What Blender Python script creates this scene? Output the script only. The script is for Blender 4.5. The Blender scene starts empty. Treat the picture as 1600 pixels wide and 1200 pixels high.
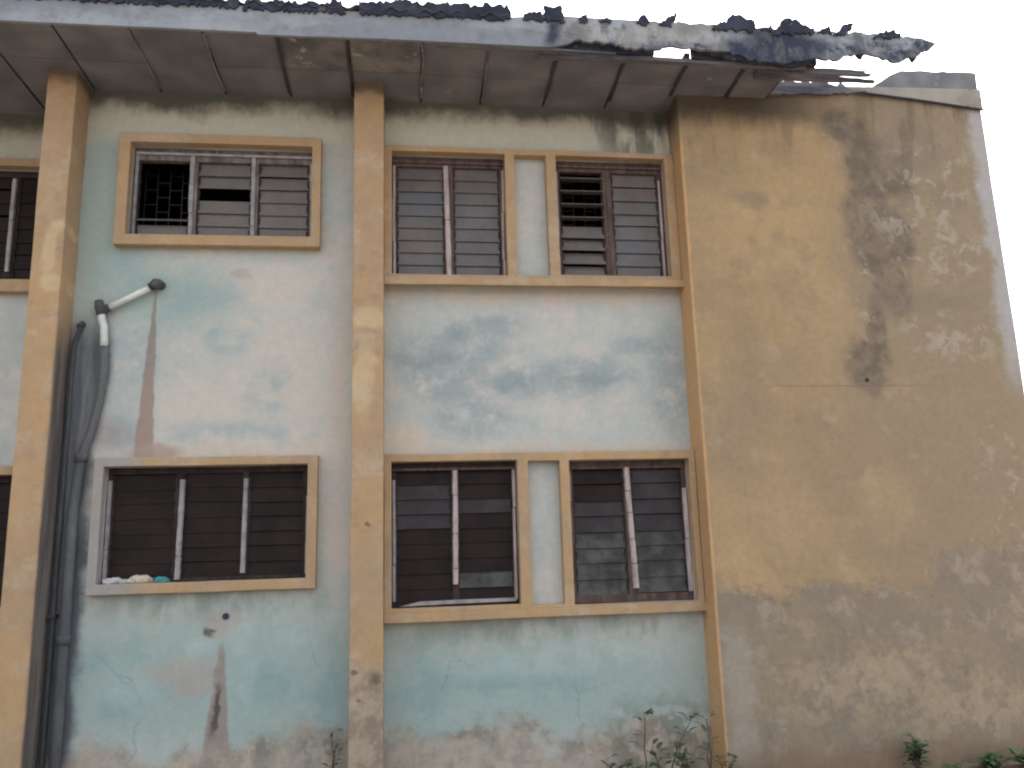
import bpy, bmesh, math, random
from mathutils import Vector, Matrix, noise
from math import radians as R

S = bpy.context.scene
COL = S.collection

# ------------------------------------------------------------------ camera
cd = bpy.data.cameras.new("camera"); cam = bpy.data.objects.new("camera", cd); COL.objects.link(cam)
cd.lens = 29.25; cd.sensor_width = 36; cd.clip_start = .05; cd.clip_end = 600
CR = Vector((0.99184, -0.12413, -0.02899)); CU = Vector((0.00355, -0.20042, 0.9797)); CF = Vector((0.12742, 0.97181, 0.19834))
m = Matrix((CR, CU, -CF)).transposed().to_4x4(); m.translation = Vector((0, -7.6, 1.95))
cam.matrix_world = m
S.camera = cam
# ------------------------------------------------------------------ light
SUN_EL, SUN_AZ = R(52), R(40)      # azimuth measured clockwise from +Y
w = bpy.data.worlds.new("World"); S.world = w; w.use_nodes = True
nt = w.node_tree; nt.nodes.clear()
sky = nt.nodes.new('ShaderNodeTexSky'); sky.sky_type = 'NISHITA'; sky.sun_disc = False
sky.sun_elevation = SUN_EL; sky.sun_rotation = SUN_AZ; sky.air_density = 1.0; sky.dust_density = 5.0
hs = nt.nodes.new('ShaderNodeHueSaturation'); hs.inputs['Saturation'].default_value = .26
bg = nt.nodes.new('ShaderNodeBackground'); bg.inputs['Strength'].default_value = .15
wo = nt.nodes.new('ShaderNodeOutputWorld')
nt.links.new(sky.outputs[0], hs.inputs['Color']); nt.links.new(hs.outputs[0], bg.inputs[0]); nt.links.new(bg.outputs[0], wo.inputs[0])
ld = bpy.data.lights.new("sun", 'SUN'); ld.energy = .9; ld.angle = R(25); ld.color = (1, .96, .9)
sun = bpy.data.objects.new("sun", ld); COL.objects.link(sun)
sd = Vector((math.sin(SUN_AZ)*math.cos(SUN_EL), math.cos(SUN_AZ)*math.cos(SUN_EL), math.sin(SUN_EL)))
sun.rotation_euler = sd.to_track_quat('Z', 'Y').to_euler()
S.view_settings.view_transform = 'Standard'; S.view_settings.look = 'None'; S.view_settings.gamma = 1
S.view_settings.exposure = 1.76
S.render.engine = 'CYCLES'
S.cycles.filter_width = 2.2
S.cycles.max_bounces = 6

# ------------------------------------------------------------------ helpers
K = 1.0
def lin(c):
    f = lambda v: v/12.92 if v <= .04045 else ((v+.055)/1.055)**2.4
    g = sum(c)/3; c = [g+(v-g)*.86 for v in c]
    return tuple(min(.85, f(v/255)*K) for v in c) + (1,)

class NT:
    """small builder for procedural surface materials"""
    def __init__(s, name, rough=.9, spec=.3):
        s.m = bpy.data.materials.new(name); s.m.use_nodes = True
        s.t = s.m.node_tree; s.n = s.t.nodes; s.b = s.n['Principled BSDF']
        s.b.inputs['Roughness'].default_value = rough; s.b.inputs['Specular IOR Level'].default_value = spec
        tc = s.n.new('ShaderNodeTexCoord'); s.co = tc.outputs['Object']; s.P = s.co
    def L(s, a, b): s.t.links.new(a, b)
    def inp(s, sock, v):
        if isinstance(v, bpy.types.NodeSocket): s.L(v, sock)
        else: sock.default_value = v
    def math(s, op, a, b=0, c=None, clamp=False):
        n = s.n.new('ShaderNodeMath'); n.operation = op; n.use_clamp = clamp
        s.inp(n.inputs[0], a); s.inp(n.inputs[1], b)
        if c is not None: s.inp(n.inputs[2], c)
        return n.outputs[0]
    def noise(s, scale, detail=4, rough=.55, vec=None, dist=0, out=0, stretch=None):
        v = vec or s.co
        if stretch:
            mp = s.n.new('ShaderNodeMapping'); s.L(v, mp.inputs[0]); mp.inputs['Scale'].default_value = stretch; v = mp.outputs[0]
        n = s.n.new('ShaderNodeTexNoise'); s.L(v, n.inputs['Vector'])
        n.inputs['Scale'].default_value = scale; n.inputs['Detail'].default_value = detail
        n.inputs['Roughness'].default_value = rough; n.inputs['Distortion'].default_value = dist
        return n.outputs[out]
    def ramp(s, v, a, b, smooth=True):
        n = s.n.new('ShaderNodeMapRange'); n.interpolation_type = 'SMOOTHSTEP' if smooth else 'LINEAR'
        s.inp(n.inputs['Value'], v); n.inputs['From Min'].default_value = a; n.inputs['From Max'].default_value = b
        return n.outputs[0]
    def warp(s, amp=.2, scale=2.5, detail=5, rough=.6):
        c = s.noise(scale, detail, rough, out=1)
        a = s.n.new('ShaderNodeVectorMath'); a.operation = 'SUBTRACT'; s.L(c, a.inputs[0]); a.inputs[1].default_value = (.5, .5, .5)
        b = s.n.new('ShaderNodeVectorMath'); b.operation = 'SCALE'; s.L(a.outputs[0], b.inputs[0]); b.inputs['Scale'].default_value = amp*2
        d = s.n.new('ShaderNodeVectorMath'); d.operation = 'ADD'; s.L(b.outputs[0], d.inputs[0]); s.L(s.co, d.inputs[1])
        s.P = d.outputs[0]
        sp = s.n.new('ShaderNodeSeparateXYZ'); s.L(s.P, sp.inputs[0]); s.X, s.Y, s.Z = sp.outputs
        return s.P
    def blob(s, cx, cz, rx, rz, ang=0, soft=.3):
        mp = s.n.new('ShaderNodeMapping'); mp.vector_type = 'TEXTURE'; s.L(s.P, mp.inputs[0])
        mp.inputs['Location'].default_value = (cx, 0, cz); mp.inputs['Rotation'].default_value = (0, R(ang), 0)
        mp.inputs['Scale'].default_value = (rx, 1e3, rz)
        ln = s.n.new('ShaderNodeVectorMath'); ln.operation = 'LENGTH'; s.L(mp.outputs[0], ln.inputs[0])
        n = s.n.new('ShaderNodeMapRange'); n.interpolation_type = 'SMOOTHSTEP'; s.L(ln.outputs['Value'], n.inputs['Value'])
        n.inputs['From Min'].default_value = 1+soft; n.inputs['From Max'].default_value = 1-soft
        return n.outputs[0]
    def blobs(s, lst, **k):
        o = None
        for a in lst:
            b = s.blob(*a, **k); o = b if o is None else s.math('MAXIMUM', o, b)
        return o
    def mul(s, *a):
        o = a[0]
        for x in a[1:]: o = s.math('MULTIPLY', o, x)
        return o
    def mix(s, fac, a, b, mode='MIX'):
        n = s.n.new('ShaderNodeMix'); n.data_type = 'RGBA'; n.blend_type = mode
        s.inp(n.inputs[0], fac); s.inp(n.inputs[6], a); s.inp(n.inputs[7], b)
        return n.outputs[2]
    def color(s, c): s.inp(s.b.inputs['Base Color'], c); return s
    def bump(s, h, strength=.3, dist=.01):
        n = s.n.new('ShaderNodeBump'); n.inputs['Strength'].default_value = strength; n.inputs['Distance'].default_value = dist
        s.L(h, n.inputs['Height']); s.L(n.outputs[0], s.b.inputs['Normal']); return s
    def tone(s, c, lo=.9, hi=1.08, scale=9):
        f = s.noise(scale, 6, .65)
        n = s.n.new('ShaderNodeMapRange'); s.L(f, n.inputs[0]); n.inputs[1].default_value = .3; n.inputs[2].default_value = .7
        n.inputs[3].default_value = lo; n.inputs[4].default_value = hi
        v = s.n.new('ShaderNodeVectorMath'); v.operation = 'SCALE'; s.L(c, v.inputs[0]); s.L(n.outputs[0], v.inputs['Scale'])
        return v.outputs[0]

# ------------------------------------------------------------------ materials
def mat_green():
    t = NT('mint_limewash', .92, .2); t.warp(.16, 2.6, 7, .66)
    cloud = t.ramp(t.noise(1.6, 5, .6), .42, .62); fine = t.ramp(t.noise(5.5, 6, .65), .45, .62)
    c = t.mix(cloud, lin((184, 189, 184)), lin((198, 194, 186)))
    c = t.mix(t.mul(fine, .5), c, lin((170, 184, 182)))
    # pinkish faded areas
    pink = t.blobs([(-1.15, 3.45, .55, .6), (-1.7, 3.2, .5, .35), (-.9, 2.95, .4, .25), (-.02, 2.95, .18, .16), (-1.2, 4.45, .35, .2)], soft=.6)
    c = t.mix(t.mul(pink, .75), c, lin((205, 196, 184)))
    # mint lower storey and left fringe
    mint = t.blobs([(-1.7, 1.0, 1.6, .62), (-1.0, .8, 1.0, .7), (1.2, .75, 1.9, .42), (.2, .7, .5, .5), (-2.75, 5.0, .3, .9), (-2.2, 4.35, .55, .3)], soft=.55)
    c = t.mix(t.mul(mint, .8), c, lin((152, 176, 170)))
    blue = t.blobs([(-1.3, 1.0, .9, .22), (-.7, .7, .25, .5), (.15, .85, .3, .35), (-2.4, .95, .3, .35), (1.0, .85, .8, .15)], soft=.7)
    c = t.mix(t.mul(blue, .7, t.ramp(t.noise(3, 5), .4, .6)), c, lin((132, 163, 166)))
    # teal damp clouds between the two bands
    teal = t.blobs([(.42, 3.83, .62, .17), (.1, 3.68, .24, .2), (.45, 3.52, .42, .2), (1.05, 3.52, .33, .16), (1.65, 3.58, .5, .17), (2.55, 3.55, .22, .5), (2.35, 3.85, .35, .1), (.62, 3.2, .35, .2), (.75, 4.05, .4, .12)], soft=.5)
    c = t.mix(t.mul(teal, .8, t.ramp(t.noise(4.2, 6, .7), .33, .56)), c, lin((148, 163, 167)))
    teal2 = t.blobs([(.28, 3.72, .36, .07, 10), (.98, 3.5, .2, .07), (1.75, 3.55, .3, .05), (.5, 4.0, .12, .08)], soft=.6)
    c = t.mix(t.mul(teal2, .5), c, lin((130, 148, 154)))
    tl = t.blobs([(-2.45, 3.85, .38, .42), (-2.45, 3.1, .22, .2), (-1.95, 4.3, .5, .17), (-1.6, 3.95, .22, .16), (-1.2, 3.45, .22, .25), (-1.5, 3.05, .6, .12), (-2.5, 4.6, .3, .2)], soft=.6)
    c = t.mix(t.mul(tl, .6, t.ramp(t.noise(3.3, 5), .38, .6)), c, lin((147, 172, 176)))
    # top storey yellow grey and sooty grime mixed with painted shade under the eave
    ygr = t.ramp(t.Z, 5.75, 6.0); c = t.mix(t.mul(ygr, .7), c, lin((206, 204, 184)))
    soot_shade = t.ramp(t.math('ADD', t.Z, t.mul(t.noise(2.2, 6, .7, stretch=(1, 1, .35)), .35)), 6.26, 6.48)
    c = t.mix(t.mul(soot_shade, .88), c, lin((72, 78, 74)))
    run = t.mul(t.blob(2.4, 6.15, .5, .36, soft=.5), t.ramp(t.noise(7, 5, .6, stretch=(1, 1, .2)), .4, .58))
    c = t.mix(t.mul(run, .7), c, lin((78, 78, 70)))
    pe = t.mul(t.blobs([(1.2, 4.35, 1.6, .06), (1.2, 2.9, 1.6, .05), (-1.6, 2.9, .9, .05), (.0, 2.95, .2, .15), (-.6, 3.6, .07, .9), (-.6, 2.2, .1, .5)], soft=.8), t.ramp(t.noise(3, 4), .3, .5)); c = t.mix(t.mul(pe, .6), c, lin((204, 186, 168)))
    # grime line under the sills
    ul = t.mul(t.ramp(t.noise(5, 4, stretch=(1, 1, .4)), .4, .6), t.blobs([(-1.7, 1.6, .95, .12), (1.2, 1.28, 1.5, .13)], soft=.7))
    c = t.mix(t.mul(ul, .6), c, lin((128, 140, 128)))
    # grey cement run beside the pillar
    xr = t.math('ADD', t.X, t.math('MULTIPLY', t.math('SUBTRACT', 3.3, t.Z), .0))
    edge = t.math('ADD', -2.66, t.mul(t.ramp(t.Z, 3.6, 2.7), -.02))
    edge = t.math('ADD', edge, t.mul(t.ramp(t.Z, 2.95, 3.7), .06))
    cem = t.mul(t.ramp(t.math('SUBTRACT', edge, t.X), -.05, .06), t.ramp(t.Z, 4.25, 3.85), t.ramp(t.X, -3.25, -3.15))
    cemc = t.mix(t.ramp(t.noise(6, 5, .6, stretch=(1.6, 1, .15)), .4, .62), lin((116, 120, 122)), lin((84, 90, 98)))
    c = t.mix(t.mul(cem, .92), c, cemc)
    c = t.mix(t.mul(t.blob(-2.55, 3.05, .2, .16, soft=.6), .6), c, lin((150, 142, 142)))
    # rusty wedge below the elbow; raw wedge low down
    def wedge(xt, zt, xb, zb, wt, wb):
        k = t.math('DIVIDE', t.math('SUBTRACT', zt, t.Z0), zt-zb)
        xc = t.math('MULTIPLY_ADD', k, xb-xt, xt); ww = t.math('MULTIPLY_ADD', k, wb-wt, wt)
        d = t.math('SUBTRACT', ww, t.math('ABSOLUTE', t.math('SUBTRACT', t.X0, xc)))
        return t.mul(t.ramp(d, -.012, .015), t.ramp(k, 0, .02), t.ramp(k, 1.06, 1.0))
    big = t.P; t.warp(.035, 6, 5, .6); t.X0, t.Z0 = t.X, t.Z
    wd = wedge(-2.255, 4.40, -2.275, 2.86, .008, .085)
    c = t.mix(t.mul(wd, .9), c, t.mix(t.ramp(t.Z, 4.0, 3.2), lin((142, 130, 124)), lin((160, 136, 124))))
    c = t.mix(t.mul(t.blob(-2.18, 2.9, .22, .08, soft=.4), .8), c, lin((172, 152, 140)))
    w2 = wedge(-1.55, 1.27, -1.57, .1, .02, .14)
    c = t.mix(t.mul(w2, .95), c, lin((150, 140, 132)))
    t.P = big
    pch = t.blobs([(-1.86, 1.06, .24, .1), (-1.75, .93, .18, .12), (-1.52, 1.46, .13, .1), (-1.62, 1.38, .1, .07), (-1.5, 4.53, .1, .06), (-1.9, 1.07, .3, .06)], soft=.35)
    c = t.mix(t.mul(pch, .65), c, lin((176, 164, 156)))
    hole = t.blobs([(-1.66, 1.385, .035, .05), (-1.62, 1.42, .03, .02), (-1.58, .72, .03, .18, 8)], soft=.5)
    c = t.mix(t.mul(hole, .8), c, lin((70, 68, 64)))
    # flaked band above the ground
    h = t.math('ADD', t.Z, t.mul(t.math('SUBTRACT', t.noise(1.3, 6, .65), .5), 1.1))
    fl = t.ramp(h, .56, .38)
    flc = t.mix(t.ramp(t.noise(4.5, 7, .7), .4, .64), lin((178, 166, 150)), lin((148, 140, 128)))
    flc = t.mix(t.ramp(t.noise(4, 5, .6), .5, .62), flc, lin((184, 168, 150)))
    dkf = t.mul(t.blobs([(-1.3, .55, .3, .25), (.55, .5, .25, .12), (1.3, .45, .35, .14), (-.7, .4, .2, .15)], soft=.6), t.ramp(t.noise(6, 7, .7), .46, .56)); flc = t.mix(t.mul(dkf, .7), flc, lin((118, 112, 104)))
    c = t.mix(t.mul(fl, .9), c, flc)
    moss = t.mul(t.blob(2.3, .3, .6, .32, soft=.5), t.ramp(t.noise(6, 6), .42, .55))
    c = t.mix(t.mul(moss, .6), c, lin((112, 112, 90)))
    hal = t.mul(t.blobs([(-1.35, 1.15, .12, .35), (-1.75, 1.25, .2, .12), (-2.3, .95, .25, .15), (1.4, 1.0, .9, .14), (-1.1, 1.3, .4, .2)], soft=.7), t.ramp(t.noise(3, 5), .4, .58)); c = t.mix(t.mul(hal, .6), c, lin((176, 194, 190)))
    # hairline cracks
    v = t.n.new('ShaderNodeTexVoronoi'); v.feature = 'DISTANCE_TO_EDGE'; t.L(t.P, v.inputs['Vector']); v.inputs['Scale'].default_value = 1.15
    ck = t.mul(t.ramp(v.outputs['Distance'], .012, .0), t.ramp(t.noise(1.1, 2), .5, .6), t.ramp(t.Z, 1.6, 1.0))
    c = t.mix(t.mul(ck, .28), c, lin((96, 98, 92)))
    sp = t.ramp(t.noise(26, 2, .5), .73, .78); c = t.mix(t.mul(sp, .35), c, lin((90, 88, 80)))
    t.color(t.tone(c, .93, 1.06, 14))
    t.bump(t.math('ADD', t.noise(3, 5), t.math('MULTIPLY', fl, -.5)), .35, .02)
    return t.m

def mat_ochre(name='ochre_paint', dirty=True):
    t = NT(name, .88, .25); t.warp(.1, 4, 5, .6)
    c = t.mix(t.ramp(t.noise(1.2, 5), .4, .62), lin((186, 152, 110)), lin((176, 147, 114)))
    c = t.mix(t.mul(t.ramp(t.noise(3.5, 6, .65), .5, .66), .6), c, lin((192, 170, 144)))
    c = t.mix(t.mul(t.ramp(t.noise(7, 5, .6), .55, .68), .4), c, lin((150, 124, 94)))
    soot_shade = t.ramp(t.math('ADD', t.Z, t.mul(t.noise(3, 5), .25)), 6.3, 6.44)  # sooty tone that paints contact shade below the soffit onto the pillar tops
    c = t.mix(t.mul(soot_shade, .8), c, lin((92, 84, 72)))
    # exposed plaster low on the pillars
    low = t.ramp(t.math('ADD', t.Z, t.mul(t.math('SUBTRACT', t.noise(1.6, 6, .65), .5), .8)), 1.25, .85)
    lowc = t.mix(t.ramp(t.noise(6, 6, .7), .42, .62), lin((172, 156, 138)), lin((138, 124, 112)))
    nl = t.ramp(t.X, -1.2, -.8)
    c = t.mix(t.mul(low, .85, nl), c, lowc)
    # grey cement smear on the left pillar's inner side and on the left ends of the lower surround
    s0 = t.n.new('ShaderNodeSeparateXYZ'); t.L(t.co, s0.inputs[0])
    sm = t.mul(t.ramp(t.math('ADD', s0.outputs[1], t.mul(t.noise(5, 4), .06)), -.31, -.24), t.ramp(s0.outputs[0], -2.92, -2.935), t.ramp(s0.outputs[0], -2.965, -2.955), t.ramp(t.Z, 4.2, 3.6))
    c = t.mix(t.mul(sm, .9), c, t.mix(t.ramp(t.noise(6, 5, .6, stretch=(1, 2, .15)), .4, .6), lin((112, 110, 108)), lin((80, 80, 86))))
    s2 = t.mul(t.ramp(t.math('ADD', t.X, t.mul(t.noise(3, 4), .5)), -1.75, -2.2), t.ramp(t.Z, 3.1, 2.95), t.ramp(t.X, -2.9, -2.8))
    c = t.mix(t.mul(s2, .92), c, lin((158, 156, 154)))
    yl = t.blobs([(-3.0, 4.85, .07, .06), (-3.05, 4.62, .06, .2), (-3.02, 4.35, .09, .08), (-.3, 4.05, .14, .1), (-.36, 3.5, .1, .3)], soft=.4)
    c = t.mix(t.mul(yl, .7), c, lin((205, 180, 140)))
    dk = t.blobs([(-.26, .98, .04, .06), (-.42, 1.02, .03, .02), (-.38, .8, .02, .02), (-.3, 2.2, .015, .02)], soft=.5)
    c = t.mix(t.mul(dk, .7), c, lin((96, 82, 70)))
    sp = t.ramp(t.noise(22, 3, .5), .7, .76); c = t.mix(t.mul(sp, .4), c, lin((120, 98, 76)))
    t.color(t.tone(c, .92, 1.06, 11))
    t.bump(t.noise(5, 6, .6), .3, .015)
    return t.m

def mat_tan():
    t = NT('tan_render', .95, .2); t.warp(.2, 2.4, 8, .7)
    c = t.mix(t.ramp(t.noise(.9, 5, .6), .38, .6), lin((174, 146, 106)), lin((160, 137, 104)))
    # greyer right-hand part
    right = t.ramp(t.math('ADD', t.X, t.mul(t.noise(.8, 4), .9)), 4.3, 5.2)
    c = t.mix(t.mul(right, .85), c, lin((150, 134, 110)))
    mid = t.blobs([(4.2, 2.6, .9, .75), (3.4, 3.6, .5, .25), (5.1, 3.3, .6, .5), (3.1, 2.9, .3, .6), (4.9, 1.9, .8, .5)], soft=.5)
    c = t.mix(t.mul(mid, .6), c, lin((158, 136, 110)))
    yel = t.blobs([(3.5, 5.0, .55, .45), (3.45, 2.05, .42, .42), (4.0, 4.1, .3, .5), (4.45, 2.3, .25, .3), (3.0, 1.75, .25, .4)], soft=.6)
    c = t.mix(t.mul(yel, .35), c, lin((190, 160, 116)))
    # fading patches
    fa = t.ramp(t.noise(3.0, 7, .7), .5, .66); c = t.mix(t.mul(fa, .5), c, lin((150, 130, 104)))
    fb = t.ramp(t.noise(3.4, 7, .65), .54, .7); c = t.mix(t.mul(fb, .28), c, lin((196, 172, 140)))
    # vertical damp stain
    st = t.blobs([(4.45, 6.05, .3, .22, 30), (4.62, 5.7, .28, .35), (4.62, 5.1, .3, .66), (4.72, 4.45, .2, .4, -8), (4.52, 3.95, .12, .38), (4.35, 3.6, .18, .26), (4.85, 4.9, .2, .35), (4.78, 5.6, .36, .36)], soft=.32)
    c = t.mix(t.mul(st, .9, t.ramp(t.noise(5, 6, .7), .28, .5)), c, t.mix(t.ramp(t.noise(7, 5), .4, .6), lin((130, 115, 99)), lin((112, 100, 88))))
    s3 = t.blobs([(5.0, 5.8, .25, .2), (5.45, 5.35, .17, .17), (5.0, 4.25, .7, .1), (3.4, 5.3, .35, .08, 10), (3.5, 4.85, .2, .13), (5.2, 5.9, .3, .3)], soft=.6)
    c = t.mix(t.mul(s3, .6, t.ramp(t.noise(4, 5), .35, .55)), c, lin((136, 122, 106)))
    # pale efflorescence
    ef = t.mul(t.blobs([(5.1, 5.15, .5, .35), (5.15, 4.65, .35, .3), (5.5, 4.75, .4, .25), (5.3, 3.95, .5, .28), (4.95, 5.4, .15, .2), (4.42, 4.3, .1, .5), (5.65, 2.4, .3, .6), (4.35, 5.75, .12, .1), (5.35, 5.6, .5, .3)], soft=.5), t.ramp(t.noise(4.6, 7, .68, dist=.5), .53, .6))
    c = t.mix(t.mul(ef, .6), c, lin((176, 166, 152)))
    ed = t.mul(t.ramp(t.X, 5.76, 5.9), t.ramp(t.Z, 3.2, 3.9)); c = t.mix(t.mul(ed, .8), c, lin((176, 176, 178)))
    # construction joint and small socket hole
    t2 = t.P; t.warp(.012, 8, 4); jn = t.mul(t.ramp(t.math('ABSOLUTE', t.math('SUBTRACT', t.Z, 3.405)), .012, .0), t.blob(4.2, 3.4, .8, .1, soft=.4))
    c = t.mix(t.mul(jn, .45), c, lin((122, 96, 80)))
    pt = t.blob(4.36, 3.46, .022, .02, soft=.5); c = t.mix(pt, c, lin((50, 45, 42)))
    t.P = t2
    # exposed grey render low down with pale and dark flakes
    h = t.math('ADD', t.Z, t.mul(t.math('SUBTRACT', t.noise(1.0, 8, .72), .5), 1.3))
    h = t.math('SUBTRACT', h, t.mul(t.ramp(t.X, 4.2, 5.9), .35))
    low = t.ramp(h, 1.66, 1.48)
    lc = t.mix(t.ramp(t.noise(2.2, 6), .4, .6), lin((148, 133, 112)), lin((140, 127, 111)))
    lc = t.mix(t.mul(t.ramp(t.noise(4.2, 8, .68, dist=.2), .52, .62), .55), lc, lin((170, 156, 138)))
    lc = t.mix(t.mul(t.ramp(t.noise(6.5, 7, .7, dist=.3), .45, .36), .5), lc, lin((122, 112, 103)))
    c = t.mix(t.mul(low, .92), c, lc)
    warmb = t.mul(t.blobs([(3.7, .7, .7, .25), (5.0, .55, 1.2, .28), (4.4, .85, .6, .2)], soft=.5), t.ramp(t.noise(4, 7, .7), .4, .56))
    c = t.mix(t.mul(warmb, .5), c, lin((180, 158, 128)))
    lg = t.blobs([(2.85, .85, .13, .45), (2.88, .3, .12, .25)], soft=.4); c = t.mix(t.mul(lg, .4), c, lin((172, 166, 156)))
    soil = t.ramp(t.math('ADD', t.Z, t.mul(t.noise(2.4, 6), .3)), .5, .22); c = t.mix(t.mul(soil, .75), c, lin((136, 110, 90)))
    # sooty grime and painted-in shade under the eave remnant
    sx = t.ramp(t.math('ADD', t.Z, t.mul(t.noise(2.0, 7, .7, stretch=(1, 1, .35)), .5)), 6.2, 6.5)
    c = t.mix(t.mul(sx, .88, t.ramp(t.X, 4.6, 3.7)), c, lin((78, 70, 64)))
    sq = t.mul(t.ramp(t.noise(5, 6, .6, stretch=(1, 1, .15)), .5, .64), t.ramp(t.Z, 5.3, 6.2)); c = t.mix(t.mul(sq, .45), c, lin((104, 92, 78)))
    sp = t.ramp(t.noise(24, 3, .5), .7, .76); c = t.mix(t.mul(sp, .35), c, lin((104, 90, 76)))
    t3 = t.P; t.warp(.02, 5, 3)
    rt = t.mul(t.ramp(t.X, 2.725, 2.70), t.ramp(t.Z, 6.1, 5.7)); c = t.mix(t.mul(rt, .9), c, lin((206, 162, 112)))
    t.color(t.tone(c, .92, 1.07, 16))
    t.bump(t.math('ADD', t.noise(4, 7, .65), t.math('MULTIPLY', low, -.6)), .4, .02)
    return t.m

def mat_mottle(name, a, b, rough=.9, scale=4, stretch=None, spec=.3, bump=.25, d=None, dth=(.6, .68)):
    t = NT(name, rough, spec)
    c = t.mix(t.ramp(t.noise(scale, 6, .65, stretch=stretch), .38, .62), lin(a), lin(b))
    if d: c = t.mix(t.ramp(t.noise(scale*1.7, 7, .7, stretch=stretch), *dth), c, lin(d))
    t.color(t.tone(c, .88, 1.1, scale*4)); t.bump(t.noise(scale*3, 5, stretch=stretch), bump, .008)
    return t.m

def mat_fascia():
    t = NT('weathered_fascia', .9, .2); t.warp(.1, 3.5, 7, .7)
    c = t.mix(t.ramp(t.noise(1.5, 6, .6, stretch=(.5, 1, 2)), .38, .6), lin((158, 165, 173)), lin((134, 141, 151)))
    c = t.mix(t.mul(t.ramp(t.noise(5, 6, .65), .5, .66), .5), c, lin((122, 120, 120)))
    ch = t.blobs([(3.0, 6.42, .3, .1), (3.45, 6.45, .42, .14), (3.4, 6.62, .3, .08), (3.75, 6.5, .3, .09), (1.55, 6.5, .1, .1), (1.9, 6.38, .5, .07), (2.6, 6.43, .2, .04), (4.4, 6.52, .2, .1), (4.65, 6.47, .25, .09), (4.9, 6.58, .15, .08), (2.6, 6.6, .12, .06), (4.1, 6.48, .3, .05), (1.62, 6.62, .07, .05), (1.35, 6.5, .08, .16, 20)], soft=.6)
    n = t.ramp(t.noise(4.5, 8, .75), .38, .54)
    c = t.mix(t.mul(ch, n), c, lin((62, 68, 86)))
    c2 = t.blobs([(3.15, 6.4, .42, .11), (3.5, 6.5, .38, .15), (3.5, 6.36, .35, .08)], soft=.45); c = t.mix(t.mul(c2, t.ramp(t.noise(5, 8, .75), .3, .44)), c, lin((58, 64, 84)))
    fx = t.mul(t.ramp(t.X, 1.1, 1.5), t.ramp(t.noise(7, 7, .7, stretch=(1, 1, .6)), .5, .6)); c = t.mix(t.mul(fx, .75), c, lin((96, 98, 106)))
    pl = t.mul(t.ramp(t.X, 1.3, 1.6), t.ramp(t.X, 3.0, 2.8), t.ramp(t.noise(4, 5), .4, .5)); c = t.mix(t.mul(pl, .45), c, lin((176, 174, 168)))
    t.color(t.tone(c, .9, 1.08, 12)); t.bump(t.noise(9, 6, stretch=(.4, 1, 2)), .3, .01)
    return t.m

def mat_glass(name, a, b, rough=.3, spec=.4, sc=3):
    t = NT(name, rough, spec)
    c = t.mix(t.ramp(t.noise(sc, 5, .6), .38, .62), lin(a), lin(b))
    c = t.mix(t.mul(t.ramp(t.noise(2.0, 3, .5, stretch=(.3, 1, 6)), .5, .7), .3), c, lin(b))
    t.color(t.tone(c, .9, 1.1, 20))
    return t.m

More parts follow.
